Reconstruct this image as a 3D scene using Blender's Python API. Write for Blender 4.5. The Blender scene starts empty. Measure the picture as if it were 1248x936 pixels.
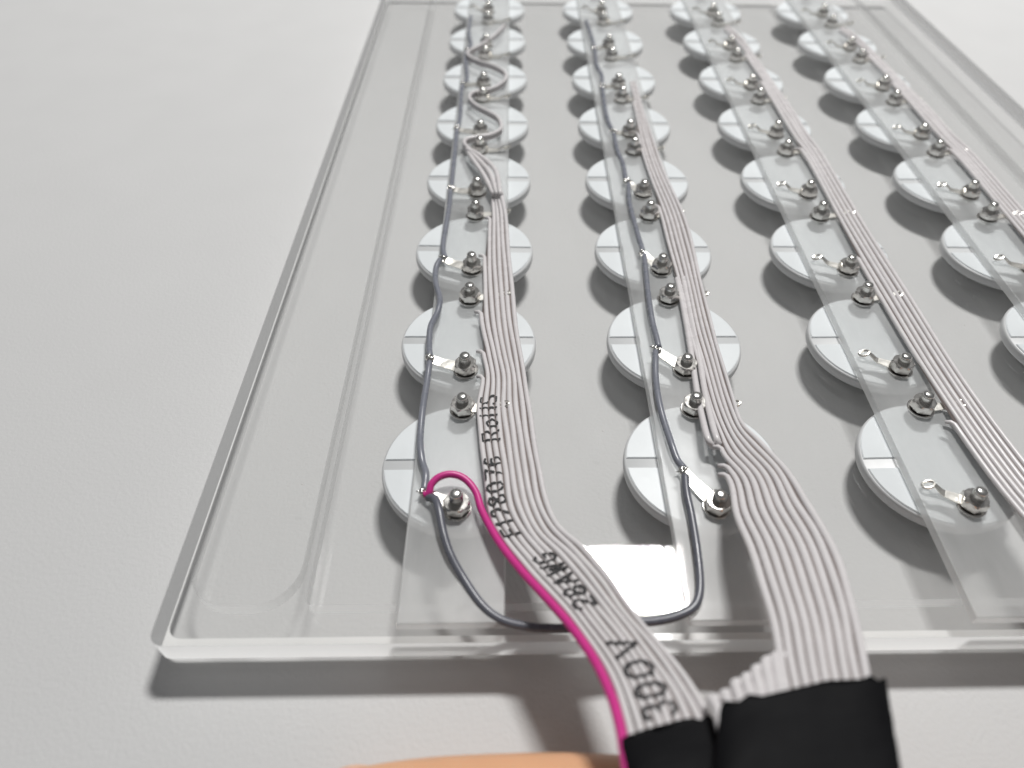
import bpy, bmesh, math, random
from mathutils import Vector, Matrix, geometry
random.seed(7)
S = 0.001                     # every length below is in millimetres
scene = bpy.context.scene
COL = scene.collection

# ------------------------------------------------------------------ camera
cam_d = bpy.data.cameras.new('camera'); cam = bpy.data.objects.new('camera', cam_d); COL.objects.link(cam)
pitch, yaw, roll = 0.8035, -0.0372, 0.0245
cp, sp, cy_, sy_, cr, sr = math.cos(pitch), math.sin(pitch), math.cos(yaw), math.sin(yaw), math.cos(roll), math.sin(roll)
fw = Vector((-sy_*cp, cy_*cp, -sp)); rx = Vector((cy_, sy_, 0)); up = rx.cross(fw)
X = cr*rx + sr*up; Y = -sr*rx + cr*up
M = Matrix((X, Y, -fw)).transposed().to_4x4(); M.translation = Vector((12.7051, -106.4629, 147.4678))*S
cam.matrix_world = M
cam_d.sensor_width = 36; cam_d.lens = 876.2965*36/1248; cam_d.shift_x = -25/1248
cam_d.clip_start = 0.005; cam_d.clip_end = 50
cam_d.dof.use_dof = True; cam_d.dof.focus_distance = 0.188; cam_d.dof.aperture_fstop = 10
scene.camera = cam

# ------------------------------------------------------------------ light
world = bpy.data.worlds.new('World'); scene.world = world; world.use_nodes = True
bg = world.node_tree.nodes['Background']; bg.inputs[0].default_value = (0.97, 0.98, 1.0, 1); bg.inputs[1].default_value = 0.14
def area(name, loc, target, sx, sy, watts, color=(1, 1, 1)):
    d = bpy.data.lights.new(name, 'AREA'); d.shape = 'RECTANGLE'; d.size = sx; d.size_y = sy; d.energy = watts; d.color = color
    o = bpy.data.objects.new(name, d); COL.objects.link(o); o.location = loc
    o.rotation_euler = (Vector(target) - Vector(loc)).to_track_quat('-Z', 'Y').to_euler()
    return o
area('window_light', (0.297, 0.79, 1.506), (0.297, 0.79, 0), 0.29, 0.18, 32, (1.0, 0.99, 0.97))
vs = scene.view_settings
vs.view_transform = 'Standard'; vs.look = 'None'; vs.exposure = 0; vs.gamma = 1; vs.use_curve_mapping = False
try:
    scene.cycles.transparent_max_bounces = 40; scene.cycles.max_bounces = 10
except Exception: pass

# ------------------------------------------------------------------ materials
def mat(name):
    m = bpy.data.materials.new(name); m.use_nodes = True
    nt = m.node_tree
    return m, nt, nt.nodes, nt.links
def principled(name, col, rough=.5, metal=0, noise=0, nscale=200, bump=0, bscale=800, bdist=.0002, spec=.5, sss=0, coat=0):
    m, nt, N, L = mat(name); b = N['Principled BSDF']
    b.inputs['Base Color'].default_value = (*col, 1); b.inputs['Roughness'].default_value = rough; b.inputs['Metallic'].default_value = metal
    b.inputs['Specular IOR Level'].default_value = spec
    if coat: b.inputs['Coat Weight'].default_value = coat; b.inputs['Coat Roughness'].default_value = .08
    if sss:
        b.inputs['Subsurface Weight'].default_value = sss; b.inputs['Subsurface Radius'].default_value = (.004, .0015, .0008); b.inputs['Subsurface Scale'].default_value = 1
    tc = N.new('ShaderNodeTexCoord')
    if noise:
        n = N.new('ShaderNodeTexNoise'); n.inputs['Scale'].default_value = nscale; n.inputs['Detail'].default_value = 4
        L.new(tc.outputs['Object'], n.inputs['Vector'])
        mx = N.new('ShaderNodeMix'); mx.data_type = 'RGBA'
        mx.inputs[6].default_value = (*[c*(1-noise) for c in col], 1); mx.inputs[7].default_value = (*[min(1, c*(1+noise)) for c in col], 1)
        L.new(n.outputs['Fac'], mx.inputs[0]); L.new(mx.outputs[2], b.inputs['Base Color'])
        mr = N.new('ShaderNodeMapRange'); mr.inputs['To Min'].default_value = max(0, rough-.12); mr.inputs['To Max'].default_value = min(1, rough+.12)
        L.new(n.outputs['Fac'], mr.inputs['Value']); L.new(mr.outputs['Result'], b.inputs['Roughness'])
    if bump:
        n = N.new('ShaderNodeTexNoise'); n.inputs['Scale'].default_value = bscale; n.inputs['Detail'].default_value = 2
        L.new(tc.outputs['Object'], n.inputs['Vector'])
        bp = N.new('ShaderNodeBump'); bp.inputs['Strength'].default_value = bump; bp.inputs['Distance'].default_value = bdist
        L.new(n.outputs['Fac'], bp.inputs['Height']); L.new(bp.outputs['Normal'], b.inputs['Normal'])
    return m
def acrylic(name, haze, tint=.998, rough=.02, f0=.032, frost=0):
    # clear sheet: straight-through transparency, surface reflection by angle, a little milky haze and fine scuffs
    m, nt, N, L = mat(name)
    for n in list(N):
        if n.type != 'OUTPUT_MATERIAL': N.remove(n)
    out = [n for n in N if n.type == 'OUTPUT_MATERIAL'][0]
    tr = N.new('ShaderNodeBsdfTransparent'); tr.inputs[0].default_value = (tint, tint, tint*.998, 1)
    df = N.new('ShaderNodeBsdfDiffuse'); df.inputs[0].default_value = (.86, .87, .87, 1)
    gl = N.new('ShaderNodeBsdfGlossy'); gl.inputs['Roughness'].default_value = rough
    a = N.new('ShaderNodeMixShader'); L.new(tr.outputs[0], a.inputs[1]); L.new(df.outputs[0], a.inputs[2])
    tc = N.new('ShaderNodeTexCoord'); ns = N.new('ShaderNodeTexNoise'); ns.inputs['Scale'].default_value = 60; ns.inputs['Detail'].default_value = 5
    mp = N.new('ShaderNodeMapping'); mp.inputs['Scale'].default_value = (1, .35, 1)
    L.new(tc.outputs['Object'], mp.inputs[0]); L.new(mp.outputs[0], ns.inputs['Vector'])
    mr = N.new('ShaderNodeMapRange'); mr.inputs['From Min'].default_value = .3; mr.inputs['From Max'].default_value = .75
    mr.inputs['To Min'].default_value = haze*.6; mr.inputs['To Max'].default_value = haze*1.5
    L.new(ns.outputs['Fac'], mr.inputs['Value']); L.new(mr.outputs[0], a.inputs[0])
    lw = N.new('ShaderNodeLayerWeight'); lw.inputs['Blend'].default_value = .5
    pw = N.new('ShaderNodeMath'); pw.operation = 'POWER'; pw.inputs[1].default_value = 5; L.new(lw.outputs['Facing'], pw.inputs[0])
    ma = N.new('ShaderNodeMath'); ma.operation = 'MULTIPLY_ADD'; ma.inputs[1].default_value = 1-f0; ma.inputs[2].default_value = f0; L.new(pw.outputs[0], ma.inputs[0])
    b = N.new('ShaderNodeMixShader'); L.new(ma.outputs[0], b.inputs[0]); L.new(a.outputs[0], b.inputs[1]); L.new(gl.outputs[0], b.inputs[2])
    if frost:
        bn = N.new('ShaderNodeTexNoise'); bn.inputs['Scale'].default_value = 45; bn.inputs['Detail'].default_value = 1; L.new(tc.outputs['Object'], bn.inputs['Vector'])
        bp = N.new('ShaderNodeBump'); bp.inputs['Strength'].default_value = .5; bp.inputs['Distance'].default_value = .0015; L.new(bn.outputs['Fac'], bp.inputs['Height']); L.new(bp.outputs[0], gl.inputs['Normal'])
    if frost:                     # satin face: blurs what lies below it and glows a little with light from below
        rf = N.new('ShaderNodeBsdfRefraction'); rf.inputs['IOR'].default_value = 1.03; rf.inputs['Roughness'].default_value = .8
        f_ = N.new('ShaderNodeMixShader'); f_.inputs[0].default_value = frost; L.new(tr.outputs[0], f_.inputs[1]); L.new(rf.outputs[0], f_.inputs[2]); L.new(f_.outputs[0], a.inputs[1])
        tl = N.new('ShaderNodeBsdfTranslucent'); tl.inputs[0].default_value = (.9, .9, .9, 1)
        g_ = N.new('ShaderNodeMixShader'); g_.inputs[0].default_value = .35; L.new(df.outputs[0], g_.inputs[1]); L.new(tl.outputs[0], g_.inputs[2]); L.new(g_.outputs[0], a.inputs[2])
    L.new(b.outputs[0], out.inputs['Surface'])
    return m
def sawn_edge(name, through, trans=.8):
    # satin sawn or milled edge of the sheet: scatters light through itself
    m, nt, N, L = mat(name)
    for n in list(N):
        if n.type != 'OUTPUT_MATERIAL': N.remove(n)
    out = [n for n in N if n.type == 'OUTPUT_MATERIAL'][0]
    tl = N.new('ShaderNodeBsdfTranslucent'); tl.inputs[0].default_value = (.95, .95, .95, 1)
    df = N.new('ShaderNodeBsdfDiffuse'); df.inputs[0].default_value = (.85, .85, .84, 1)
    a = N.new('ShaderNodeMixShader'); a.inputs[0].default_value = 1-trans; L.new(tl.outputs[0], a.inputs[1]); L.new(df.outputs[0], a.inputs[2])
    tr = N.new('ShaderNodeBsdfTransparent'); tr.inputs[0].default_value = (.97, .97, .97, 1)
    b = N.new('ShaderNodeMixShader'); b.inputs[0].default_value = through; L.new(a.outputs[0], b.inputs[1]); L.new(tr.outputs[0], b.inputs[2])
    gl = N.new('ShaderNodeBsdfGlossy'); gl.inputs['Roughness'].default_value = .25
    c = N.new('ShaderNodeMixShader'); c.inputs[0].default_value = .05; L.new(b.outputs[0], c.inputs[1]); L.new(gl.outputs[0], c.inputs[2])
    L.new(c.outputs[0], out.inputs['Surface'])
    return m
TABLE = principled('table_laminate', (.592, .592, .592), .62, spec=.35, noise=.01, nscale=40, bump=.30, bscale=1000, bdist=.0003)
CLEAR = acrylic('clear_acrylic', .028)
RAILM = acrylic('rail_acrylic', .02, rough=.04)
RAILT = acrylic('rail_frosted_top', .36, rough=.36, frost=.15)
EDGE = sawn_edge('sawn_acrylic_edge', .02, .92)
WALL = sawn_edge('milled_acrylic_wall', .62)
UNDER = sawn_edge('light_block_strip', .04, .12)  # for the light-blocking strip added under the tray edge
RAILE = sawn_edge('rail_acrylic_edge', .3)
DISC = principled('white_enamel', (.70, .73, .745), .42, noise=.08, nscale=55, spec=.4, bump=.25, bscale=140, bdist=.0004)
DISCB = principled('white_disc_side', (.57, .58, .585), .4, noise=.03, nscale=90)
STEEL = principled('nickel_steel', (.74, .72, .69), .2, 1, noise=.1, nscale=700)
STUDM = principled('threaded_steel', (.80, .79, .76), .22, 1, noise=.1, nscale=900)
LUGM = principled('tinned_brass', (.86, .84, .79), .32, 1, noise=.1, nscale=500, bump=.15, bscale=900)
SOLDER = principled('solder', (.72, .71, .68), .2, 1, bump=.4, bscale=1200)
GREYW = principled('grey_insulation', (.20, .21, .245), .28, noise=.06, nscale=300, spec=.5)
DARKW = principled('dark_grey_insulation', (.12, .125, .15), .28, noise=.08, nscale=300)
PVC = principled('pale_grey_ribbon', (.68, .655, .66), .27, noise=.05, nscale=250, spec=.45, bump=.1, bscale=400)
WEBM = principled('ribbon_web_shade', (.22, .185, .175), .5, noise=.05, nscale=250)  # dark brown paints in the shade of the grooves between cores
PINK = principled('magenta_insulation', (.60, .035, .25), .35, noise=.05, nscale=250)
INK = principled('black_ink', (.02, .02, .022), .55)
COPPER = principled('dark_wire_end', (.10, .075, .05), .4, .6)
TAPE = principled('black_heatshrink', (.004, .004, .005), .6, noise=.2, nscale=120, bump=.4, bscale=110, bdist=.0008, spec=.1)
SKIN = principled('skin', (.72, .40, .23), .45, noise=.08, nscale=120, bump=.3, bscale=1500, bdist=.0001, sss=.15)
NAIL = principled('finger_nail', (.76, .46, .32), .3)
FOOTM = acrylic('soft_clear_foot', .25, rough=.15)

# ------------------------------------------------------------------ object helpers
def meta(o, label=None, cat=None, group=None, kind=None):
    for k, v in (('label', label), ('category', cat), ('group', group), ('kind', kind)):
        if v: o[k] = v
    return o
def new_mesh(name, verts, faces, mats, fmat=None, smooth=True):
    me = bpy.data.meshes.new(name); me.from_pydata([(v[0]*S, v[1]*S, v[2]*S) for v in verts], [], faces)
    for m in (mats if isinstance(mats, (list, tuple)) else [mats]): me.materials.append(m)
    if fmat:
        for p, k in zip(me.polygons, fmat): p.material_index = k
    if smooth:
        for p in me.polygons: p.use_smooth = True
    me.update(); return me
def obj(name, me, parent=None, loc=None):
    o = bpy.data.objects.new(name, me); COL.objects.link(o)
    if parent: o.parent = parent
    if loc: o.location = Vector(loc)*S
    return o
def empty(name, loc=(0, 0, 0)):
    o = bpy.data.objects.new(name, None); COL.objects.link(o); o.location = Vector(loc)*S; o.empty_display_size = .005
    return o
def bm_mesh(name, bm, mats, smooth=False, angle=None):
    me = bpy.data.meshes.new(name); bmesh.ops.recalc_face_normals(bm, faces=bm.faces[:]); 
    for v in bm.verts: v.co *= S
    bm.to_mesh(me); bm.free()
    for m in (mats if isinstance(mats, (list, tuple)) else [mats]): me.materials.append(m)
    for p in me.polygons: p.use_smooth = smooth
    if smooth and angle: me.set_sharp_from_angle(angle=math.radians(angle))
    return me
def catmull(P, n):
    # smooth path through points of any dimension, n samples per span
    P = [list(p) for p in P]; out = []
    Q = [[2*a-b for a, b in zip(P[0], P[1])]] + P + [[2*a-b for a, b in zip(P[-1], P[-2])]]
    for i in range(1, len(Q)-2):
        for k in range(n):
            t = k/n; out.append([.5*(2*b + (c-a)*t + (2*a-5*b+4*c-d)*t*t + (3*b-a-3*c+d)*t**3) for a, b, c, d in zip(*Q[i-1:i+3])])
    out.append(P[-1]); return out
def tube_geo(pts, rad, sides=10, cap=True):
    pts = [Vector(p) for p in pts]; n = len(pts); V = []; F = []
    up = Vector((0, 0, 1))
    for i, p in enumerate(pts):
        t = (pts[min(i+1, n-1)] - pts[max(i-1, 0)])
        t = t.normalized() if t.length > 1e-9 else Vector((0, 1, 0))
        a = t.cross(up); a = a.normalized() if a.length > 1e-4 else Vector((1, 0, 0)); b = a.cross(t)
        r = rad[i] if isinstance(rad, (list, tuple)) else rad
        for k in range(sides):
            an = 2*math.pi*k/sides; V.append(p + a*r*math.cos(an) + b*r*math.sin(an))
    for i in range(n-1):
        for k in range(sides):
            F.append((i*sides+k, i*sides+(k+1) % sides, (i+1)*sides+(k+1) % sides, (i+1)*sides+k))
    if cap: F.append(tuple(range(sides))[::-1]); F.append(tuple((n-1)*sides+k for k in range(sides)))
    return V, F
def tube(name, pts, rad, m, parent=None, sides=10, origin=(0, 0, 0)):
    V, F = tube_geo(pts, rad, sides); o = Vector(origin)
    return obj(name, new_mesh(name, [v-o for v in V], F, m), parent)
def lathe_geo(prof, seg=24):
    V = []; F = []
    for r, z in prof:
        for k in range(seg): V.append((r*math.cos(2*math.pi*k/seg), r*math.sin(2*math.pi*k/seg), z))
    for i in range(len(prof)-1):
        for k in range(seg): F.append((i*seg+k, i*seg+(k+1) % seg, (i+1)*seg+(k+1) % seg, (i+1)*seg+k))
    F.append(tuple(range(seg))[::-1]); F.append(tuple((len(prof)-1)*seg+k for k in range(seg)))
    return V, F

# ------------------------------------------------------------------ data, millimetres
R1 = [[[5.64, 113.7, 13.3], [8.87, 108.89, 17.5], 3.6], [[4.77, 101.44, 13.3], [10.57, 98.26, 16.0], 4.6], [[3.35, 83.22, 13.3], [11.68, 82.44, 14.5], 5.6], [[3.3, 66.55, 13.2], [12.69, 66.34, 14.0], 6], [[2.91, 47.81, 13.2], [13.82, 47.6, 14.0], 7], [[4.01, 34.37, 13.2], [15.07, 34.15, 14.0], 7.8], [[4.29, 24.76, 13.2], [16.05, 24.84, 14.0], 8.8], [[3.16, 14.32, 13.3], [17.15, 15.02, 14.0], 9], [[4.11, 4.49, 13.6], [17.93, 5.04, 15.0], 9], [[5.41, -5.89, 14.0], [18.99, -5.38, 16.0], 9], [[6.84, -17.42, 14.8], [20.16, -14.6, 16.5], 9], [[10.33, -25.59, 16.0], [22.63, -22.65, 17.5], 9], [[14.54, -32.9, 18.0], [27.22, -29.42, 19.5], 9], [[19.15, -39.97, 20.5], [30.98, -36.75, 22.0], 9], [[23.33, -46.84, 23.0], [33.96, -44.35, 24.5], 9], [[26.83, -54.28, 26.0], [37.46, -51.49, 27.0], 9], [[28.72, -61.05, 29.0], [40.61, -58.92, 30.0], 9], [[29.45, -66.79, 31.5], [42.36, -64.48, 32.5], 9], [[29.52, -72.02, 33.5], [43.31, -69.9, 34.5], 9], [[29.44, -76.94, 35.5], [43.64, -74.99, 36.5], 9]]
PINK_PATH = [[-7.29, -12.13, 13.6], [-6.36, -11.67, 14.2], [-5.87, -10.0, 15.0], [-4.11, -8.34, 15.5], [-1.37, -7.66, 15.5], [1.62, -8.69, 15.0], [4.14, -12.03, 14.6], [5.77, -17.41, 14.8], [9.3, -25.38, 16.0], [13.71, -33.07, 18.0], [18.36, -40.3, 20.5], [22.56, -47.15, 23.0], [26.09, -54.7, 26.0], [28.01, -61.44, 29.0], [28.77, -67.15, 31.5], [28.88, -72.35, 33.5], [28.82, -77.25, 35.5]]
R2 = [[[63.56, 206.6, 13.2], [66.56, 207.51, 13.2], 3], [[62.48, 181.99, 13.2], [66.7, 183.14, 13.4], 4], [[60.74, 153.71, 13.3], [67.24, 154.73, 13.5], 5], [[61.54, 128.38, 13.4], [67.79, 130.63, 13.8], 5], [[61.7, 102.17, 13.4], [69.92, 102.5, 14.5], 6], [[61.13, 83.33, 13.4], [70.19, 83.6, 14.5], 6.5], [[61.41, 62.08, 13.4], [69.2, 62.66, 14.5], 6.5], [[60.77, 43.62, 13.5], [68.71, 43.99, 14.7], 6.5], [[60.95, 30.35, 13.6], [68.43, 30.47, 15.0], 6.5], [[61.11, 15.12, 14.0], [68.32, 15.31, 15.6], 6.5], [[61.23, 4.04, 15.0], [68.37, 5.93, 17.0], 6.7], [[60.76, -4.04, 17.0], [70.48, -1.33, 19.0], 7], [[59.25, -13.3, 19.5], [73.01, -11.7, 22.0], 9], [[57.8, -23.8, 22.5], [73.5, -21.99, 25.0], 9], [[57.41, -33.26, 26.0], [73.82, -31.17, 28.0], 9], [[56.61, -41.85, 29.5], [72.96, -40.2, 31.0], 9], [[55.53, -51.13, 33.0], [70.99, -50.17, 34.0], 9], [[54.01, -59.45, 36.0], [68.63, -58.92, 36.5], 9], [[52.79, -67.0, 38.0], [66.69, -66.05, 38.5], 9], [[52.04, -73.26, 39.0], [65.31, -72.29, 39.5], 9]]
R2B = [[[61.42, 66.83, 13.4], [65.06, 67.65, 13.4], 2], [[60.76, 47.82, 13.5], [64.18, 48.53, 13.5], 2], [[59.8, 34.07, 13.7], [63.72, 34.71, 13.7], 2], [[58.45, 18.17, 14.4], [62.56, 18.73, 14.4], 2], [[57.79, 7.54, 15.5], [61.97, 8.32, 15.5], 2], [[57.6, 1.04, 16.5], [61.8, 1.52, 16.5], 2], [[59.48, 0.66, 14.5], [62.68, 0.89, 14.5], 2]]
FAN = [[[50.63, -66.25, 34.0], [45.37, -65.88, 35.2], [42.84, -65.51, 35.6], [42.65, -66.62, 37.0], [42.72, -68.05, 38.0], [42.58, -71.12, 38.6]], [[52.85, -65.54, 34.0], [47.55, -65.17, 35.2], [45.0, -64.8, 35.6], [44.73, -66.17, 37.0], [44.72, -67.84, 38.0], [44.53, -70.92, 38.6]], [[54.94, -63.95, 34.0], [49.57, -63.58, 35.2], [47.0, -63.2, 35.6], [46.57, -65.16, 37.0], [46.41, -67.39, 38.0], [46.18, -70.49, 38.6]], [[56.86, -63.09, 34.0], [51.45, -62.72, 35.2], [48.86, -62.34, 35.6], [48.33, -64.63, 37.0], [48.06, -67.18, 38.0], [47.79, -70.29, 38.6]], [[58.78, -61.83, 34.0], [53.32, -61.46, 35.2], [50.71, -61.08, 35.6], [50.01, -63.91, 37.0], [49.59, -66.96, 38.0], [49.28, -70.08, 38.6]], [[60.73, -60.55, 34.0], [55.22, -60.19, 35.2], [52.59, -59.79, 35.6], [51.71, -63.18, 37.0], [51.12, -66.74, 38.0], [50.78, -69.87, 38.6]], [[62.56, -59.78, 34.0], [57.0, -59.42, 35.2], [54.36, -59.02, 35.6], [53.36, -62.7, 37.0], [52.67, -66.52, 38.0], [52.28, -69.66, 38.6]]]
R3 = [[[117.89, 268.44, 13.4], [120.89, 271.75, 14.2], 2], [[120.85, 251.72, 13.4], [124.15, 254.79, 14.2], 2], [[121.2, 232.21, 13.4], [125.02, 237.87, 14.2], 3], [[121.56, 215.9, 13.4], [125.99, 221.15, 14.2], 3.5], [[121.58, 194.98, 13.4], [127.07, 200.57, 14.2], 4], [[121.94, 175.87, 13.4], [128.2, 180.95, 14.2], 4], [[121.96, 153.68, 13.4], [128.38, 158.87, 14.2], 4.5], [[122.37, 136.08, 13.4], [129.48, 142.03, 14.2], 5]]
W1 = [[[-8.77, 283.48, 13.1], [-9.05, 270.08, 13.1], [-8.81, 259.43, 13.1], [-7.33, 247.25, 13.1], [-8.93, 239.39, 13.1]], [[-8.93, 239.39, 13.1], [-9.08, 229.95, 13.1], [-7.9, 215.62, 13.1], [-7.56, 207.93, 13.1], [-9.11, 202.9, 13.1]], [[-9.11, 202.9, 13.1], [-9.34, 193.24, 13.1], [-8.75, 174.41, 13.1], [-9.4, 161.8, 13.1]], [[-9.4, 161.8, 13.1], [-9.26, 147.4, 13.1], [-9.15, 129.33, 13.1], [-9.12, 118.72, 13.1]], [[-9.31, 117.1, 13.1], [-9.16, 109.72, 13.1], [-9.31, 98.72, 13.1], [-9.71, 88.38, 13.1], [-9.53, 81.68, 13.1], [-8.48, 77.37, 13.1]], [[-10.2, 76.51, 13.1], [-11.13, 71.91, 13.1], [-10.63, 65.06, 13.1], [-8.92, 58.12, 13.1], [-9.0, 52.58, 13.1], [-10.56, 45.48, 13.1], [-10.43, 38.07, 13.1], [-9.82, 33.22, 13.1]], [[-9.7, 31.64, 13.1], [-9.85, 25.5, 13.1], [-10.14, 14.01, 13.1], [-9.93, 4.72, 13.1], [-8.99, -1.52, 13.1], [-7.68, -5.83, 13.1], [-7.68, -10.2, 13.1]]]
W2 = [[[49.66, 279.52, 13.1], [51.09, 254.81, 13.1], [51.32, 242.8, 13.1]], [[51.32, 242.8, 13.1], [50.71, 225.8, 13.1], [51.9, 213.41, 13.1], [51.31, 202.44, 13.1]], [[51.24, 201.62, 13.1], [50.82, 188.86, 13.1], [50.63, 171.75, 13.1], [51.95, 161.32, 13.1]], [[52.07, 159.3, 13.1], [52.11, 146.9, 13.1], [53.12, 135.85, 13.1], [53.06, 124.27, 13.1]], [[53.69, 122.04, 13.1], [52.7, 110.73, 13.1], [52.91, 95.74, 13.1], [53.49, 85.07, 13.1], [53.52, 81.07, 13.1]], [[53.82, 79.32, 13.1], [53.02, 67.2, 13.1], [52.22, 53.71, 13.1], [52.19, 44.77, 13.1], [52.43, 36.67, 13.1]], [[51.34, 35.36, 13.1], [50.16, 26.85, 13.1], [49.57, 16.55, 13.1], [50.23, 7.0, 13.1], [51.05, -0.66, 13.1], [52.36, -4.57, 13.1]]]
LOOP = [[-6.73, -12.44, 13.4], [-4.9, -13.66, 14.5], [-3.74, -16.9, 14.8], [-2.56, -21.94, 14.2], [-0.73, -27.05, 13.4], [2.4, -32.42, 12.4], [6.26, -37.88, 12.0], [10.25, -40.97, 11.8], [15.62, -42.4, 11.8], [21.27, -42.9, 12.0], [27.76, -42.73, 12.2], [35.16, -41.96, 12.2], [40.84, -41.88, 12.6], [45.52, -40.92, 13.0], [48.95, -38.96, 13.2], [50.7, -34.84, 13.2], [51.56, -27.24, 13.2], [51.94, -18.0, 13.2], [51.86, -11.92, 13.3], [52.33, -6.86, 13.3]]
STRIP = [[7.36, 112.82, 13.2], [5.81, 120.32, 13.2], [2.66, 130.43, 13.2], [-1.84, 139.87, 13.2], [-5.47, 146.0, 13.2], [-5.33, 149.8, 13.2], [-1.66, 152.1, 13.2], [3.64, 153.8, 13.2], [7.38, 157.81, 13.2], [7.97, 162.53, 13.2], [6.27, 168.74, 13.2], [2.22, 173.65, 13.2], [-2.26, 178.67, 13.2], [-5.18, 184.6, 13.2], [-5.02, 189.19, 13.2], [-1.69, 192.37, 13.2], [3.8, 194.84, 13.2], [7.92, 200.55, 13.2], [9.66, 206.36, 13.2], [8.53, 212.27, 13.2], [3.34, 218.69, 13.2], [-2.28, 222.57, 13.2], [-6.52, 227.0, 13.2], [-8.25, 232.51, 13.2], [-6.13, 236.33, 13.2], [-2.12, 242.2, 13.2], [2.72, 251.25, 13.2], [6.54, 260.62, 13.2], [8.1, 265.96, 13.2]]
FIN = [[[6.02, 110.58, 15.2], [2.34, 122.98, 15.5], [-2.18, 135.0, 15.2], [-4.67, 143.38, 14.6]], [[7.19, 108.95, 16.2], [4.39, 123.11, 16.4], [-0.99, 135.59, 15.7], [-4.63, 142.81, 14.9]], [[8.33, 107.32, 17.2], [6.42, 123.23, 17.3], [0.21, 136.18, 16.2], [-4.59, 142.25, 15.2]]]
J1 = [[-8.95, 239.65, 13.0], [-9.13, 203.13, 13.0], [-9.42, 162.0, 13.0], [-9.08, 117.8, 13.0], [-8.95, 76.65, 13.0], [-9.76, 32.37, 13.0], [-7.62, -11.03, 13.0]]
J2 = [[51.35, 243.06, 13.0], [51.27, 201.85, 13.0], [51.91, 160.84, 13.0], [53.26, 123.32, 13.0], [53.44, 80.33, 13.0], [51.64, 35.79, 13.0], [52.23, -5.45, 13.0]]
WRAP1 = [[28.58, -70.8, 33.3], [43.26, -67.94, 33.6], [28.8, -80.86, 37.0], [44.08, -78.34, 38.0]]
WRAP2 = [[43.07, -67.73, 38.4], [68.55, -64.56, 39.0], [38.57, -81.95, 41.0], [64.53, -79.76, 41.5]]
TEXT_T = {885: 17.29, 785: 14.62, 752: 13.77, 680: 11.71, 652: 10.93, 553: 8.57, 536: 8.15, 478: 6.51}

PX, PY = 58.333, 43.797            # spacing of rails, spacing of discs along a rail
NR, NC = 8, 4
TZ = -2.0                          # table top
ORD = ['nearest the front', 'second from front', 'third from front', 'fourth from front', 'fifth from front', 'sixth from front', 'seventh from front', 'farthest from front']
RAILN = ['leftmost rail', 'second rail from left', 'third rail from left', 'rightmost rail']

# ------------------------------------------------------------------ table
def grid_plane(x0, x1, y0, y1, z): return [(x0, y0, z), (x1, y0, z), (x1, y1, z), (x0, y1, z)], [(0, 1, 2, 3)]
t = obj('table', new_mesh('table', *grid_plane(-1300, 1600, -600, 2600, TZ), TABLE, smooth=False)); meta(t, kind='structure')

# ------------------------------------------------------------------ clear acrylic panel
Z0, ZF, ZT, ZR0, ZR1 = 3.0, 6.0, 9.5, 9.56, 12.1
XL, XR, YF, YB = -59.5, 234.5, -44.2, 352
def rrect(x0, x1, y0, y1, r, n=8):
    P = []
    for cx, cy, a in ((x1-r, y0+r, -90), (x1-r, y1-r, 0), (x0+r, y1-r, 90), (x0+r, y0+r, 180)):
        for k in range(n+1):
            an = math.radians(a + 90*k/n); P.append((cx + r*math.cos(an), cy + r*math.sin(an)))
    return P
panel = empty('acrylic_panel', (XL, YF, 0))
meta(panel, 'clear acrylic tray panel with milled pockets and four raised rails lying on grey table', 'acrylic panel')
PO = Vector((XL, YF, 0))
def plate():
    outer = rrect(XL, XR, YF, YB, 3.0, 6)
    pockets = [rrect(-55.6, -32.4, -36.2, YB-9, 9.5), rrect(-30.2, 205.2, -36.2, YB-9, 1.5, 4), rrect(207.4, 230.6, -36.2, YB-9, 9.5)]
    V = []; F = []; Mi = []
    def add(loop, z): 
        i = len(V); V.extend([(x, y, z) for x, y in loop]); return list(range(i, i+len(loop)))
    c = .5
    ins = lambda loop, d: [(x + (d if x < (XL+XR)/2 else -d), y + (d if y < 150 else -d)) for x, y in loop]
    ob, ot, oc = add(outer, Z0), add(outer, ZT-c), add(ins(outer, c), ZT)
    def ring(a, b, m):
        n = len(a)
        for k in range(n): F.append((a[k], a[(k+1) % n], b[(k+1) % n], b[k])); Mi.append(m)
    ring(ob, ot, 1); ring(ot, oc, 0)
    oi = add([(x + (.3 if x < 80 else -.3), y + (4.2 if y < 150 else -4.2)) for x, y in outer], Z0); ring(oi, ob, 3)              # strip added to the underside to block light and deepen the front shadow
    F.append(tuple(oi[::-1])); Mi.append(0)
    tops = [[Vector((*p, 0)) for p in ins(outer, c)]]; idx = list(oc)
    for pk in pockets:
        pt = add(pk, ZT); cx = sum(p[0] for p in pk)/len(pk); 
        pb = add(pk, ZF); ring(pb[::-1], pt[::-1], 2)
        F.append(tuple(pb)); Mi.append(0)
        tops.append([Vector((*p, 0)) for p in pk]); idx += pt
    for tri in geometry.tessellate_polygon(tops): F.append(tuple(idx[k] for k in tri)); Mi.append(0)
    return [Vector(v)-PO for v in V], F, Mi
V, F, Mi = plate()
me = new_mesh('tray', V, F, [CLEAR, EDGE, WALL, UNDER], Mi, smooth=False)
bm = bmesh.new(); bm.from_mesh(me); bmesh.ops.recalc_face_normals(bm, faces=bm.faces[:]); bm.to_mesh(me); bm.free()
obj('tray', me, panel)
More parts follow.
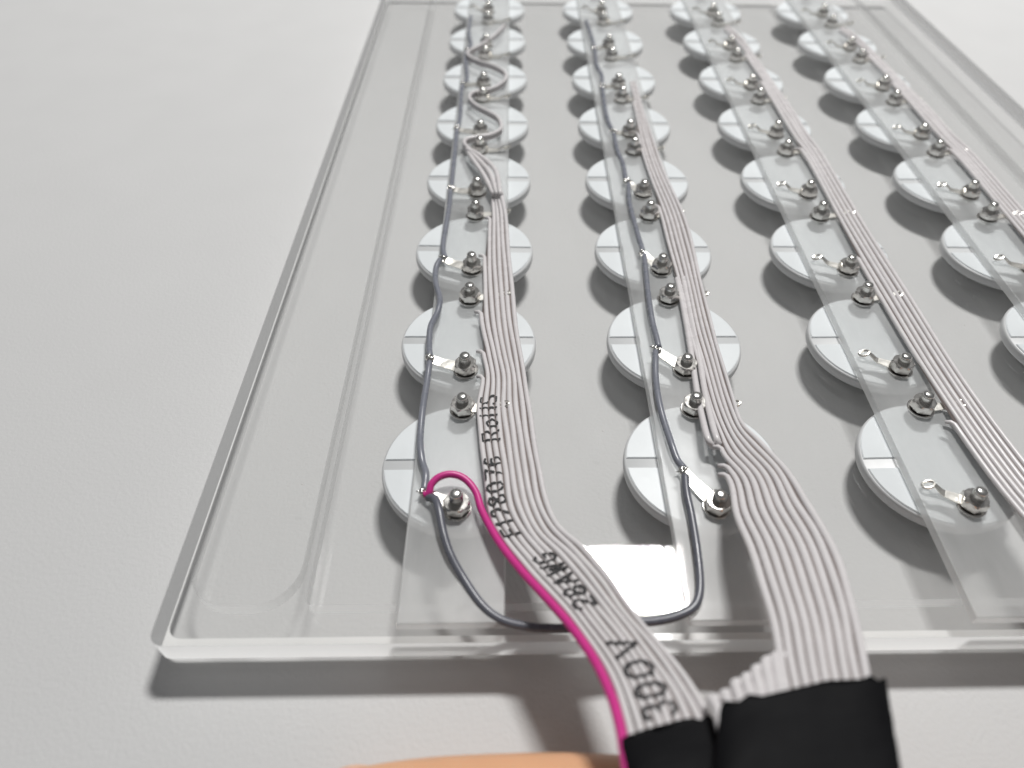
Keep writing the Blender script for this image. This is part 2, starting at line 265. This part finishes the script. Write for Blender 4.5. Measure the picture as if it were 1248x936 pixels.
def rail_mesh():
    bm = bmesh.new(); bmesh.ops.create_cube(bm, size=1)
    for v in bm.verts: v.co = Vector((v.co.x*21.6, v.co.y*389.6, v.co.z*(ZR1-ZR0)))
    bmesh.ops.bevel(bm, geom=[e for e in bm.edges], offset=.28, segments=2, affect='EDGES', profile=.5)
    for f in bm.faces:
        f.normal_update(); f.material_index = 2 if f.normal.z > .6 else 0 if f.normal.z < -.6 else 1
    return bm_mesh('rail', bm, [RAILM, RAILE, RAILT])
rm = rail_mesh()
for c in range(NC): obj('rail', rm, panel, Vector((c*PX, -41.7+194.8, (ZR0+ZR1)/2)) - PO)
fm = new_mesh('foot', *lathe_geo([(4.2, TZ+.02), (4.2, 0), (3.6, 2.5), (2.6, 2.96)], 20), FOOTM)
for x, y in ((0, 0), (3*PX, 0), (0, 7*PY), (3*PX, 7*PY)): obj('foot', fm, panel, Vector((x, y, 0)) - PO)

# ------------------------------------------------------------------ slotted white discs under the rails
def disc_body():
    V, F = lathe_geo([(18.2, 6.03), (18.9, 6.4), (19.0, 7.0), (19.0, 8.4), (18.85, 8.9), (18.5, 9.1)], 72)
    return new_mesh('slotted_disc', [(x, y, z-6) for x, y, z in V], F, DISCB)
def half_mesh(sg):
    g = 1.5; R_ = 18.35; a0 = math.asin(g/R_); bm = bmesh.new()
    loop = [(R_*math.cos(a0 + (math.pi-2*a0)*k/40), sg*R_*math.sin(a0 + (math.pi-2*a0)*k/40)) for k in range(41)]
    vs_ = [bm.verts.new((x, y, 8.7-6)) for x, y in loop]; f = bm.faces.new(vs_)
    r = bmesh.ops.extrude_face_region(bm, geom=[f]); tv = [v for v in r['geom'] if isinstance(v, bmesh.types.BMVert)]
    for v in tv: v.co.z = 9.46-6
    bmesh.ops.bevel(bm, geom=[e for e in bm.edges if all(v in tv for v in e.verts)], offset=.16, segments=2, affect='EDGES')
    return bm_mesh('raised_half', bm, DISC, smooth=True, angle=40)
def bridge_mesh():
    bm = bmesh.new(); bmesh.ops.create_cube(bm, size=1)
    for v in bm.verts: v.co = Vector((v.co.x*19.5, v.co.y*3.4, 3.08 + v.co.z*.74))
    return bm_mesh('solid_middle', bm, DISC)
bridge = bridge_mesh()
db = disc_body(); hm = [half_mesh(1), half_mesh(-1)]
for c in range(NC):
    for k in range(NR):
        o = obj('slotted_disc', db, None, (c*PX, k*PY, 6))
        meta(o, 'white slotted disc under the %s, %s' % (RAILN[c], ORD[k]), 'disc', 'slotted white discs under the rails')
        o.rotation_euler = (random.uniform(-.004, .004), random.uniform(-.004, .004), random.uniform(-.025, .025))
        for h in hm: obj('raised_half', h, o)
        obj('solid_middle', bridge, o)

# ------------------------------------------------------------------ bolts: stud, nut, washer, solder lug
def stud_mesh():
    prof = [(1.35, -6.0)]; z = .1
    while z < 5.0: prof += [(1.55, z), (1.36, z+.22)]; z += .44
    prof += [(1.45, 5.1), (1.4, 5.45), (1.15, 5.8), (.5, 5.95)]
    return new_mesh('stud', *lathe_geo(prof, 16), STUDM)
def nut_mesh():
    # hexagon with chamfered corners, top and bottom
    V = []; F = []; n = 36
    for rr, z in ((2.75, .45), (3.1, .65), (3.1, 2.35), (2.7, 2.72)):
        for k in range(n):
            a = 2*math.pi*k/n; hexr = 2.72/math.cos((a % (math.pi/3)) - math.pi/6); r = min(hexr, rr)
            V.append((r*math.cos(a), r*math.sin(a), z))
    for i in range(3):
        for k in range(n): F.append((i*n+k, i*n+(k+1) % n, (i+1)*n+(k+1) % n, (i+1)*n+k))
    F.append(tuple(range(n))[::-1]); F.append(tuple(3*n+k for k in range(n)))
    me = new_mesh('nut', V, F, STEEL); me.set_sharp_from_angle(angle=math.radians(25)); return me
STM, NUM = stud_mesh(), nut_mesh()
WAM = new_mesh('washer', *lathe_geo([(3.2, .02), (3.35, .1), (3.35, .4), (3.2, .5)], 32), STEEL); WAM.set_sharp_from_angle(angle=math.radians(30))
def lug_mesh(dx, dy, w0=3.0, w1=1.5, rise=.9, hole=False):
    # tinned strip from under the nut out to the wire, bent up at its tip
    L = math.hypot(dx, dy); ux, uy = dx/L, dy/L; V = []; F = []; n = 12
    for i in range(n+1):
        s = i/n; d = L*s; w = (w0 + (w1-w0)*max(0, (s-.35)/.65))/2; z = .55 + rise*max(0, s-.72)/.28
        for sd, h in ((-1, 0), (1, 0), (1, .32), (-1, .32)): V.append((ux*d - uy*w*sd, uy*d + ux*w*sd, z+h))
    for i in range(n):
        for k in range(4): F.append((i*4+k, i*4+(k+1) % 4, i*4+4+(k+1) % 4, i*4+4+k))
    F += [(3, 2, 1, 0), (n*4, n*4+1, n*4+2, n*4+3)]
    if hole:
        ring, rf = tube_geo([(dx + ux*1.1 + 1.2*math.cos(a), dy + uy*1.1 + .9*math.sin(a), 1.7 + .5*math.cos(a)) for a in [2*math.pi*k/14 for k in range(15)]], .36, 6)
        b = len(V); V += ring; F += [tuple(q+b for q in f) for f in rf]
    me = new_mesh('solder_lug', V, F, LUGM, smooth=False); return me
back_lug = lug_mesh(9.3, .4, 2.8, 1.2, 1.2, True); front_generic = lug_mesh(-7.6, 4.2, 2.8, 1.2, 1.6, True)
for c in range(NC):
    for k in range(NR):
        for sgn in (-1, 1):
            z = ZR1 + .01; x, y = c*PX + random.uniform(-.15, .15), k*PY + sgn*14.79
            o = empty('bolt', (x, y, z))
            meta(o, 'nut and stud at the %s of disc %s, %s' % ('front' if sgn < 0 else 'back', ORD[k], RAILN[c]), 'bolt', 'nuts and studs along the rails')
            for nm, m_ in (('washer', WAM), ('nut', NUM), ('stud', STM)):
                p = obj(nm, m_, o)
                if nm == 'nut': p.rotation_euler.z = random.uniform(0, 1); p.location.z = .38*S if True else 0
                if nm == 'stud': p.location.z = random.uniform(-.5, .45)*S
            if sgn < 0:
                J = (J1, J2)[c] if c < 2 else None
                if J and k < 7:
                    jx, jy, jz = J[6-k]; lm = lug_mesh(jx-x, jy-y, 3.5, 2.5, .5)
                else: lm = front_generic
            else: lm = back_lug
            obj('solder_lug', lm, o)

# ------------------------------------------------------------------ grey bus wires and their solder joints
def joint(parent, p, origin):
    # lump of solder with a few cut strands sticking out
    V, F = [], []
    def put(vf):
        b = len(V); V.extend(vf[0]); F.extend([tuple(q+b for q in f) for f in vf[1]])
    p = Vector(p)
    for k in range(5):
        q = p + Vector((random.uniform(-.7, .7), random.uniform(-.8, .8), random.uniform(.1, .9))); r = random.uniform(.5, .95)
        a = Vector((random.uniform(-1, 1), random.uniform(-1, 1), random.uniform(-.3, .6))).normalized()
        put(tube_geo([q-a*r, q-a*r*.7, q, q+a*r*.7, q+a*r], [r*.15, r*.7, r, r*.7, r*.15], 8))
    for k in range(4):
        a = Vector((random.uniform(-1, 1), random.uniform(-.6, .6), random.uniform(.1, .9))).normalized()
        put(tube_geo([p, p + a*1.1, p + a*random.uniform(1.6, 2.3) + Vector((0, 0, -.2))], [.22, .2, .14], 6))
    return obj('solder_joint', new_mesh('solder_joint', [v-Vector(origin) for v in V], F, SOLDER), parent)
def bus_wire(segs, joints, label, group):
    o0 = segs[-1][-1]; w = empty('grey_wire', o0); meta(w, label, 'wire', group)
    for s in segs:
        s = [Vector(p) for p in s]; pts = [Vector(p) + Vector((0, 0, .15*math.sin(i*.5))) for i, p in enumerate(catmull(s, 8))]
        tube('insulation', pts, .86, GREYW, w, 12, o0)
    for a, b in zip(segs[:-1], segs[1:]):                       # bare core between the insulated lengths
        tube('bare_core', [Vector(a[-2]).lerp(Vector(a[-1]), .8), a[-1], b[0], Vector(b[0]).lerp(Vector(b[1]), .2)], .42, SOLDER, w, 8, o0)
    for j in joints: joint(w, j, o0)
    return w
bus_wire(W1, J1, 'grey insulated wire with soldered joints along the left edge of the leftmost rail', 'grey wires along the rails')
bus_wire(W2, J2, 'grey insulated wire with soldered joints along the left edge of the second rail', 'grey wires along the rails')
lw_ = empty('connecting_wire', LOOP[0]); meta(lw_, 'dark grey wire looping from the leftmost rail under the ribbon to the second rail', 'wire')
tube('insulation', catmull(LOOP, 8), .92, DARKW, lw_, 12, LOOP[0])
for p, q in ((LOOP[0], J1[-1]), (LOOP[-1], J2[-1])): tube('bare_core', [p, Vector(p).lerp(Vector(q), .5) + Vector((0, 0, .3)), q], .4, SOLDER, lw_, 8, LOOP[0])

# ------------------------------------------------------------------ ribbon cables
class Ribbon:
    def __init__(self, st, sub=6):
        flat = [list(a) + list(b) + [m] for a, b, m in st]
        self.sub = sub; self.S_ = catmull(flat, sub)
    def at(self, t):
        i = max(0, min(len(self.S_)-2, int(t*self.sub))); f = t*self.sub - i
        a = [p + (q-p)*f for p, q in zip(self.S_[i], self.S_[i+1])]
        return Vector(a[:3]), Vector(a[3:6]), a[6]
    def frame(self, t):
        L, R_, m = self.at(t); L2, R2, _ = self.at(t+.05); L1, R1, _ = self.at(max(0, t-.05))
        tg = ((L2+R2) - (L1+R1)).normalized(); ac = (R_-L); n = ac.cross(tg).normalized()
        if n.z < 0: n = -n
        return L, R_, m, tg, n
    def build(self, name, count, label, mats=PVC, starts=None, group=None, wob=.12):
        T = (len(self.S_)-1)/self.sub; o0 = self.at(0)[0]
        root = empty(name, o0); meta(root, label, 'ribbon cable', group)
        for j in range(count):
            pts = []; rad = []; t0 = None; ph = random.uniform(0, 6)
            for i, s in enumerate(self.S_):
                L, R_, m, tg, n = self.frame(i/self.sub)
                if j + .75 > m: continue
                if t0 is None: t0 = i
                sp_ = (R_-L).length/m
                p = R_ + (L-R_)*((j+.5)/m) + n*wob*math.sin(i*.21 + ph) + (R_-L).normalized()*.07*math.sin(i*.5 + ph*2)
                pts.append(p); rad.append(min(.86, max(.48, sp_*.425)))
            if t0 and len(pts) > 4:            # a dropped core: its end turns aside towards its lug
                d = (pts[0]-pts[2]).normalized(); side = Vector((-1, 0, 0)) if j > count*.4 else Vector((1, 0, 0))
                pts = [pts[0] + d*1.2 + side*1.7 + Vector((0, 0, -.3)), pts[0] + d*.9 + side*.6] + pts; rad = [.5, .6] + rad
            if len(pts) > 3: tube('conductor', pts, rad, mats, root, 12, o0)
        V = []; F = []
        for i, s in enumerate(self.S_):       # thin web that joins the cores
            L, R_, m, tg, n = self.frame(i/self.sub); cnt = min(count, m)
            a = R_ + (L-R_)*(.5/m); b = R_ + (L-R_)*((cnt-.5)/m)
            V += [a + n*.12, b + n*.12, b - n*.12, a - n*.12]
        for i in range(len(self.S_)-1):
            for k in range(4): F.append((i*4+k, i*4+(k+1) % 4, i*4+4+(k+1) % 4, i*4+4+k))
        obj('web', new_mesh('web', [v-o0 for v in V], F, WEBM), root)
        self.root, self.o0 = root, o0
        return root
    def surface(self, t, w):
        # point on the top of the cores, w counted in cores from the left edge
        L, R_, m, tg, n = self.frame(t); sp_ = (R_-L).length/m; r = min(.86, max(.48, sp_*.425))
        f = (w % 1.0) - .5; d = f*sp_
        return L + (R_-L)*(w/m) + n*(math.sqrt(max(.01, r*r-d*d)) + .17), tg, (R_-L).normalized(), n, f
GLYPH = {'R': [[(0, 0), (0, 1), (.55, 1), (.75, .85), (.75, .65), (.55, .5), (0, .5)], [(.35, .5), (.8, 0)]],
 'o': [[(.35, 0), (.1, .12), (.05, .35), (.15, .58), (.4, .65), (.65, .55), (.72, .3), (.6, .08), (.35, 0)]],
 'H': [[(0, 0), (0, 1)], [(.75, 0), (.75, 1)], [(0, .5), (.75, .5)]],
 'S': [[(.75, .82), (.55, 1), (.2, 1), (.02, .82), (.05, .6), (.65, .42), (.76, .22), (.58, 0), (.2, 0), (0, .18)]],
 'E': [[(.75, 0), (0, 0), (0, 1), (.75, 1)], [(0, .5), (.6, .5)]],
 '1': [[(.1, .78), (.4, 1), (.4, 0)]],
 '2': [[(0, .8), (.2, 1), (.55, 1), (.75, .8), (.7, .55), (0, 0), (.78, 0)]],
 '8': [[(.38, .52), (.08, .68), (.1, .9), (.38, 1), (.66, .9), (.68, .68), (.38, .52), (.04, .34), (.06, .1), (.38, 0), (.7, .1), (.72, .34), (.38, .52)]],
 '0': [[(.38, 0), (.08, .15), (.02, .5), (.08, .85), (.38, 1), (.68, .85), (.74, .5), (.68, .15), (.38, 0)]],
 '7': [[(0, 1), (.76, 1), (.3, 0)]],
 '6': [[(.66, .92), (.4, 1), (.12, .75), (.02, .35), (.15, .06), (.4, 0), (.68, .1), (.74, .36), (.55, .56), (.25, .54), (.05, .38)]],
 'A': [[(0, 0), (.38, 1), (.76, 0)], [(.15, .36), (.62, .36)]],
 'W': [[(0, 1), (.18, 0), (.4, .7), (.6, 0), (.8, 1)]],
 'G': [[(.72, .82), (.5, 1), (.2, .95), (.02, .6), (.05, .2), (.3, 0), (.6, .05), (.74, .25), (.74, .45), (.45, .45)]],
 '3': [[(.02, .85), (.25, 1), (.58, .95), (.7, .75), (.55, .55), (.3, .52)], [(.55, .52), (.75, .3), (.6, .05), (.28, 0), (0, .15)]],
 'V': [[(0, 1), (.38, 0), (.76, 1)]], 'M': [[(0, 0), (0, 1), (.4, .4), (.78, 1), (.78, 0)]], ' ': []}
def print_text(rb, lines):
    V = []; F = []
    for txt, ta, tb, wa, wb, pen in lines:         # from ta (near) to tb (far); glyph tops at wa, feet at wb
        n = len(txt)
        for i, ch in enumerate(txt):
            for st in GLYPH[ch]:
                for (x0, y0), (x1, y1) in zip(st[:-1], st[1:]):
                    ln = math.hypot((x1-x0)*1.0, (y1-y0)*1.3); k = max(2, int(ln/.055))
                    for q in range(k+1):
                        x = x0 + (x1-x0)*q/k; y = y0 + (y1-y0)*q/k
                        t = ta + (tb-ta)*((i + x*.86)/n); w = wb + (wa-wb)*y
                        p, tg, ac, nn, f = rb.surface(t, w)
                        if abs(f) > .37 or random.random() < .03: continue
                        a = pen*random.uniform(.85, 1.15); b = len(V)
                        V += [p - tg*a*.62 - ac*a*.5 + nn*.0, p + tg*a*.62 - ac*a*.5, p + tg*a*.62 + ac*a*.5, p - tg*a*.62 + ac*a*.5]
                        for vi in range(4): V[b+vi] = V[b+vi] - rb.o0 + nn*(len(V) % 97)*.0004
                        F.append((b, b+1, b+2, b+3))
    return obj('printed_text', new_mesh('printed_text', V, F, INK, smooth=False), rb.root)
rb1 = Ribbon(R1); rb1.build('ribbon_cable', 9, 'pale grey ribbon cable with black printing and a magenta edge wire on the leftmost rail', group='ribbon cables along the rails')
pk = tube('edge_conductor', catmull(PINK_PATH, 8), .84, PINK, rb1.root, 12, rb1.o0); pk['label'] = 'magenta edge wire peeling off to the solder joint'
print_text(rb1, [('300V', TEXT_T[885], TEXT_T[785], 2.2, 5.7, .50), ('28AWG', TEXT_T[752], TEXT_T[680], 1.7, 4.7, .44),
                 ('E128076', TEXT_T[652], TEXT_T[553], .5, 2.95, .42), ('RoHS', TEXT_T[536], TEXT_T[478], .7, 3.3, .42)])
rb2 = Ribbon(R2); rb2.build('ribbon_cable', 9, 'plain pale grey ribbon cable running down the second rail and lifting off to the right', group='ribbon cables along the rails')
rb2b = Ribbon(R2B)
def extra(rb, root, o0, count, name='conductor'):
    for j in range(count):
        pts = []
        for i in range(len(rb.S_)):
            L, R_, m, tg, n = rb.frame(i/rb.sub); pts.append(R_ + (L-R_)*((j+.5)/m))
        tube(name, pts, .82, PVC, root, 12, o0)
extra(rb2b, rb2.root, rb2.o0, 2, 'folded_conductor')
for f in FAN: tube('folded_conductor', catmull(f, 6), .86, PVC, rb2.root, 12, rb2.o0)
RX = 2*PX
r3 = [tuple(s) for s in R3] + [([RX+4.6, 95, 13.3], [RX+13.4, 96, 13.9], 5.5), ([RX+4.2, 60, 13.3], [RX+14, 61, 14], 6), ([RX+4.4, 25, 13.4], [RX+14.6, 25, 14.2], 6.5),
      ([RX+6, -8, 14], [RX+17, -9, 15], 7), ([RX+10, -36, 16], [RX+21, -38, 16.5], 7), ([RX+15, -60, 11], [RX+26, -63, 11], 7), ([RX+22, -90, 4], [RX+33, -93, 4], 7), ([RX+30, -130, 1.2], [RX+41, -134, 1.2], 7), ([RX+37, -160, 1.2], [RX+48, -164, 1.2], 7)]
rb3 = Ribbon(r3); rt3 = rb3.build('ribbon_cable', 7, 'narrow pale grey ribbon cable fanning out along the third rail', group='ribbon cables along the rails')
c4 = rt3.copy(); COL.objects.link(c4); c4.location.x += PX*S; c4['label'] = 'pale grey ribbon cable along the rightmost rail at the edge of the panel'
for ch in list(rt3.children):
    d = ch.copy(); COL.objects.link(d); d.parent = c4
# stripped strip of ribbon standing on edge and snaking between the far bolts
sp_pts = catmull(STRIP, 6); so = STRIP[0]
sroot = empty('wavy_wire_strip', so); meta(sroot, 'thin two-core strip of ribbon snaking between the far bolts of the leftmost rail', 'wire strip')
for h, r_ in ((.75, .74), (2.2, .74)):
    tube('conductor', [Vector(p) + Vector((0, 0, h - .3 + (1.2 if i < 6 else 0))) for i, p in enumerate(sp_pts)], r_, PVC, sroot, 10, so)
for f in FIN: tube('loose_core', catmull(f, 6), .88, PVC, sroot, 10, so)
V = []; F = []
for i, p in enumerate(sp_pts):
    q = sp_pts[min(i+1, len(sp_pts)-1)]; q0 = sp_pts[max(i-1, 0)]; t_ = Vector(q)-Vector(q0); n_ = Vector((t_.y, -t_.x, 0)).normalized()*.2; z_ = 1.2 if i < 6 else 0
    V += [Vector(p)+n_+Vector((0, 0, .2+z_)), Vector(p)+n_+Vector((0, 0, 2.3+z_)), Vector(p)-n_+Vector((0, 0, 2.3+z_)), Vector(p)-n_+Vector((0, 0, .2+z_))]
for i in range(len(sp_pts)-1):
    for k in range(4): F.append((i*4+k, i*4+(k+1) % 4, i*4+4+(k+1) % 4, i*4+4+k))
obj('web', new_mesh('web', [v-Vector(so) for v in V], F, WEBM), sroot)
for e in (0, -1):
    p = Vector(sp_pts[e]); d_ = (p - Vector(sp_pts[1 if e == 0 else -2])).normalized()
    tube('cut_end', [p + Vector((0, 0, 1.6)) - d_*.6, p + Vector((0, 0, 1.9)) + d_*.6, p + Vector((.3, 0, 1.3)) + d_*2], [.8, .7, .3], COPPER, sroot, 8, so)

# ------------------------------------------------------------------ black wraps round the ribbon ends
def wrap(name, q, thick, label, seed):
    rnd = random.Random(seed); A, B, C_, D_ = [Vector(p) for p in q]     # left near-edge, right near-edge, left far end, right far end
    V = []; F = []; nu, nv = 22, 30; o0 = A
    for i in range(nu+1):
        u = i/nu; a = A.lerp(C_, u); b = B.lerp(D_, u); c = (a+b)/2; half = (b-a)/2; ax = half.normalized(); dn = (C_-A).normalized(); nn = ax.cross(dn).normalized()
        if nn.z < 0: nn = -nn
        for k in range(nv):
            an = 2*math.pi*k/nv; cx, cz = math.cos(an), math.sin(an)
            ex = math.copysign(abs(cx)**.6, cx); ez = math.copysign(abs(cz)**.8, cz)
            lift = thick*(1 + .10*math.sin(5*u + 2*cx) + .05*math.sin(9*u - 3*cx + seed))
            jag = dn*(.5*math.sin(3.1*k*.7 + seed) if i == 0 else 0)
            V.append(c + half*ex*1.02 + nn*(lift*ez) + jag + Vector([rnd.uniform(-.06, .06) for _ in range(3)]) - o0)
    for i in range(nu):
        for k in range(nv): F.append((i*nv+k, i*nv+(k+1) % nv, (i+1)*nv+(k+1) % nv, (i+1)*nv+k))
    F.append(tuple(range(nv))); F.append(tuple(nu*nv+k for k in range(nv))[::-1])
    o = obj(name, new_mesh(name, V, F, TAPE), None, o0)
    return meta(o, label, 'tape wrap', 'black wraps on the ribbon ends')
wrap('tape_wrap', WRAP1, 1.5, 'black tape wrap round the end of the printed ribbon cable, above the finger', 3)
wrap('tape_wrap', WRAP2, 2.0, 'large black tape wrap round the end of the plain ribbon cable, bottom right', 8)

# ------------------------------------------------------------------ dust and lint on the panel
rd = random.Random(5); V = []; F = []
for k in range(170):
    x = rd.uniform(-50, 225); y = rd.uniform(-34, 250); z = ZF
    onrail = abs((x + PX/2) % PX - PX/2)
    if onrail < 20: continue
    s_ = rd.choice((.07, .1, .13, .2)); b = len(V)
    V += [(x-s_, y, z+.01), (x, y-s_, z+.02), (x+s_*rd.uniform(1, 2), y, z+.01), (x, y+s_, z+.02), (x, y, z+s_)]
    F += [(b, b+1, b+4), (b+1, b+2, b+4), (b+2, b+3, b+4), (b+3, b, b+4)]
du = obj('dust', new_mesh('dust', V, F, principled('dust_specks', (.75, .74, .72), .9), smooth=False)); meta(du, 'fine pale dust specks scattered over the clear tray floor', 'dust', kind='stuff')

# ------------------------------------------------------------------ hand lying on the table below the wraps
def hand():
    me = bpy.data.meshes.new('person'); bm = bmesh.new(); sk = bm.verts.layers.skin.new(); vs_ = {}
    def v(n, co, r):
        q = bm.verts.new(Vector(co)*S); q[sk].radius = (r*S, r*S); vs_[n] = q; return q
    def chain(root, pts):
        prev = vs_[root]
        for i, (co, r) in enumerate(pts):
            q = v(root + str(len(vs_)), co, r); bm.edges.new((prev, q)); prev = q
        return prev
    w = v('wrist', (122, -136, 17.9), 20)
    v('arm', (180, -172, 23.9), 25); bm.edges.new((vs_['arm'], w))
    v('arm2', (240, -212, 31.9), 30); bm.edges.new((vs_['arm2'], vs_['arm']))
    v('palm', (96, -120, 12.9), 17); bm.edges.new((w, vs_['palm']))
    chain('palm', [((76, -99, 9.9), 11.5), ((60, -86, 8.9), 10.6), ((44, -76.5, 8.9), 10.8), ((24, -74.4, 8.5), 10.4), ((-2, -74.2, 8.1), 9.9), ((-16, -74.6, 7.3), 8.8), ((-25, -75, 6.7), 6)])
    chain('palm', [((68, -116, 9.9), 11.5), ((44, -106, 10.9), 10.6), ((22, -102, 9.9), 9.8), ((4, -100, 7.4), 8.2), ((-4, -99.5, 6.4), 5.5)])
    chain('palm', [((74, -136, 9.9), 11), ((52, -128, 10.9), 10), ((32, -124, 8.9), 9.2), ((20, -122, 6.9), 7.8), ((13, -121, 5.9), 5.5)])
    chain('palm', [((86, -150, 8.9), 10), ((66, -147, 8.9), 8.6), ((52, -144, 7.4), 7.8), ((42, -142, 5.9), 6.6), ((37, -141, 4.9), 4.6)])
    chain('wrist', [((110, -112, 17.9), 13), ((96, -97, 19.9), 11.5), ((82, -90, 20.9), 10), ((72, -88, 20.9), 7)])
    bm.to_mesh(me); bm.free(); o = obj('person', me); me.materials.append(SKIN)
    sm = o.modifiers.new('skin', 'SKIN'); sm.use_smooth_shade = True
    for i, l in enumerate(me.skin_vertices[0].data): l.use_root = (i == 0)
    s2 = o.modifiers.new('subd', 'SUBSURF'); s2.levels = 2; s2.render_levels = 2
    dg = bpy.context.evaluated_depsgraph_get(); em = bpy.data.meshes.new_from_object(o.evaluated_get(dg)); o.modifiers.clear(); o.data = em
    for p in em.polygons: p.use_smooth = True
    # nail on the index finger, facing away from the camera
    bmn = bmesh.new(); bmesh.ops.create_uvsphere(bmn, u_segments=20, v_segments=12, radius=1)
    for q in bmn.verts: q.co = Vector((-15 + q.co.x*5.4, -68.3 + q.co.y*2.6, 6.4 + q.co.z*4.6))
    nail = bm_mesh('finger_nail', bmn, NAIL, smooth=True); obj('finger_nail', nail, o)
    return meta(o, 'bare hand with its index finger lying on the table below the black wraps', 'person')
hand()
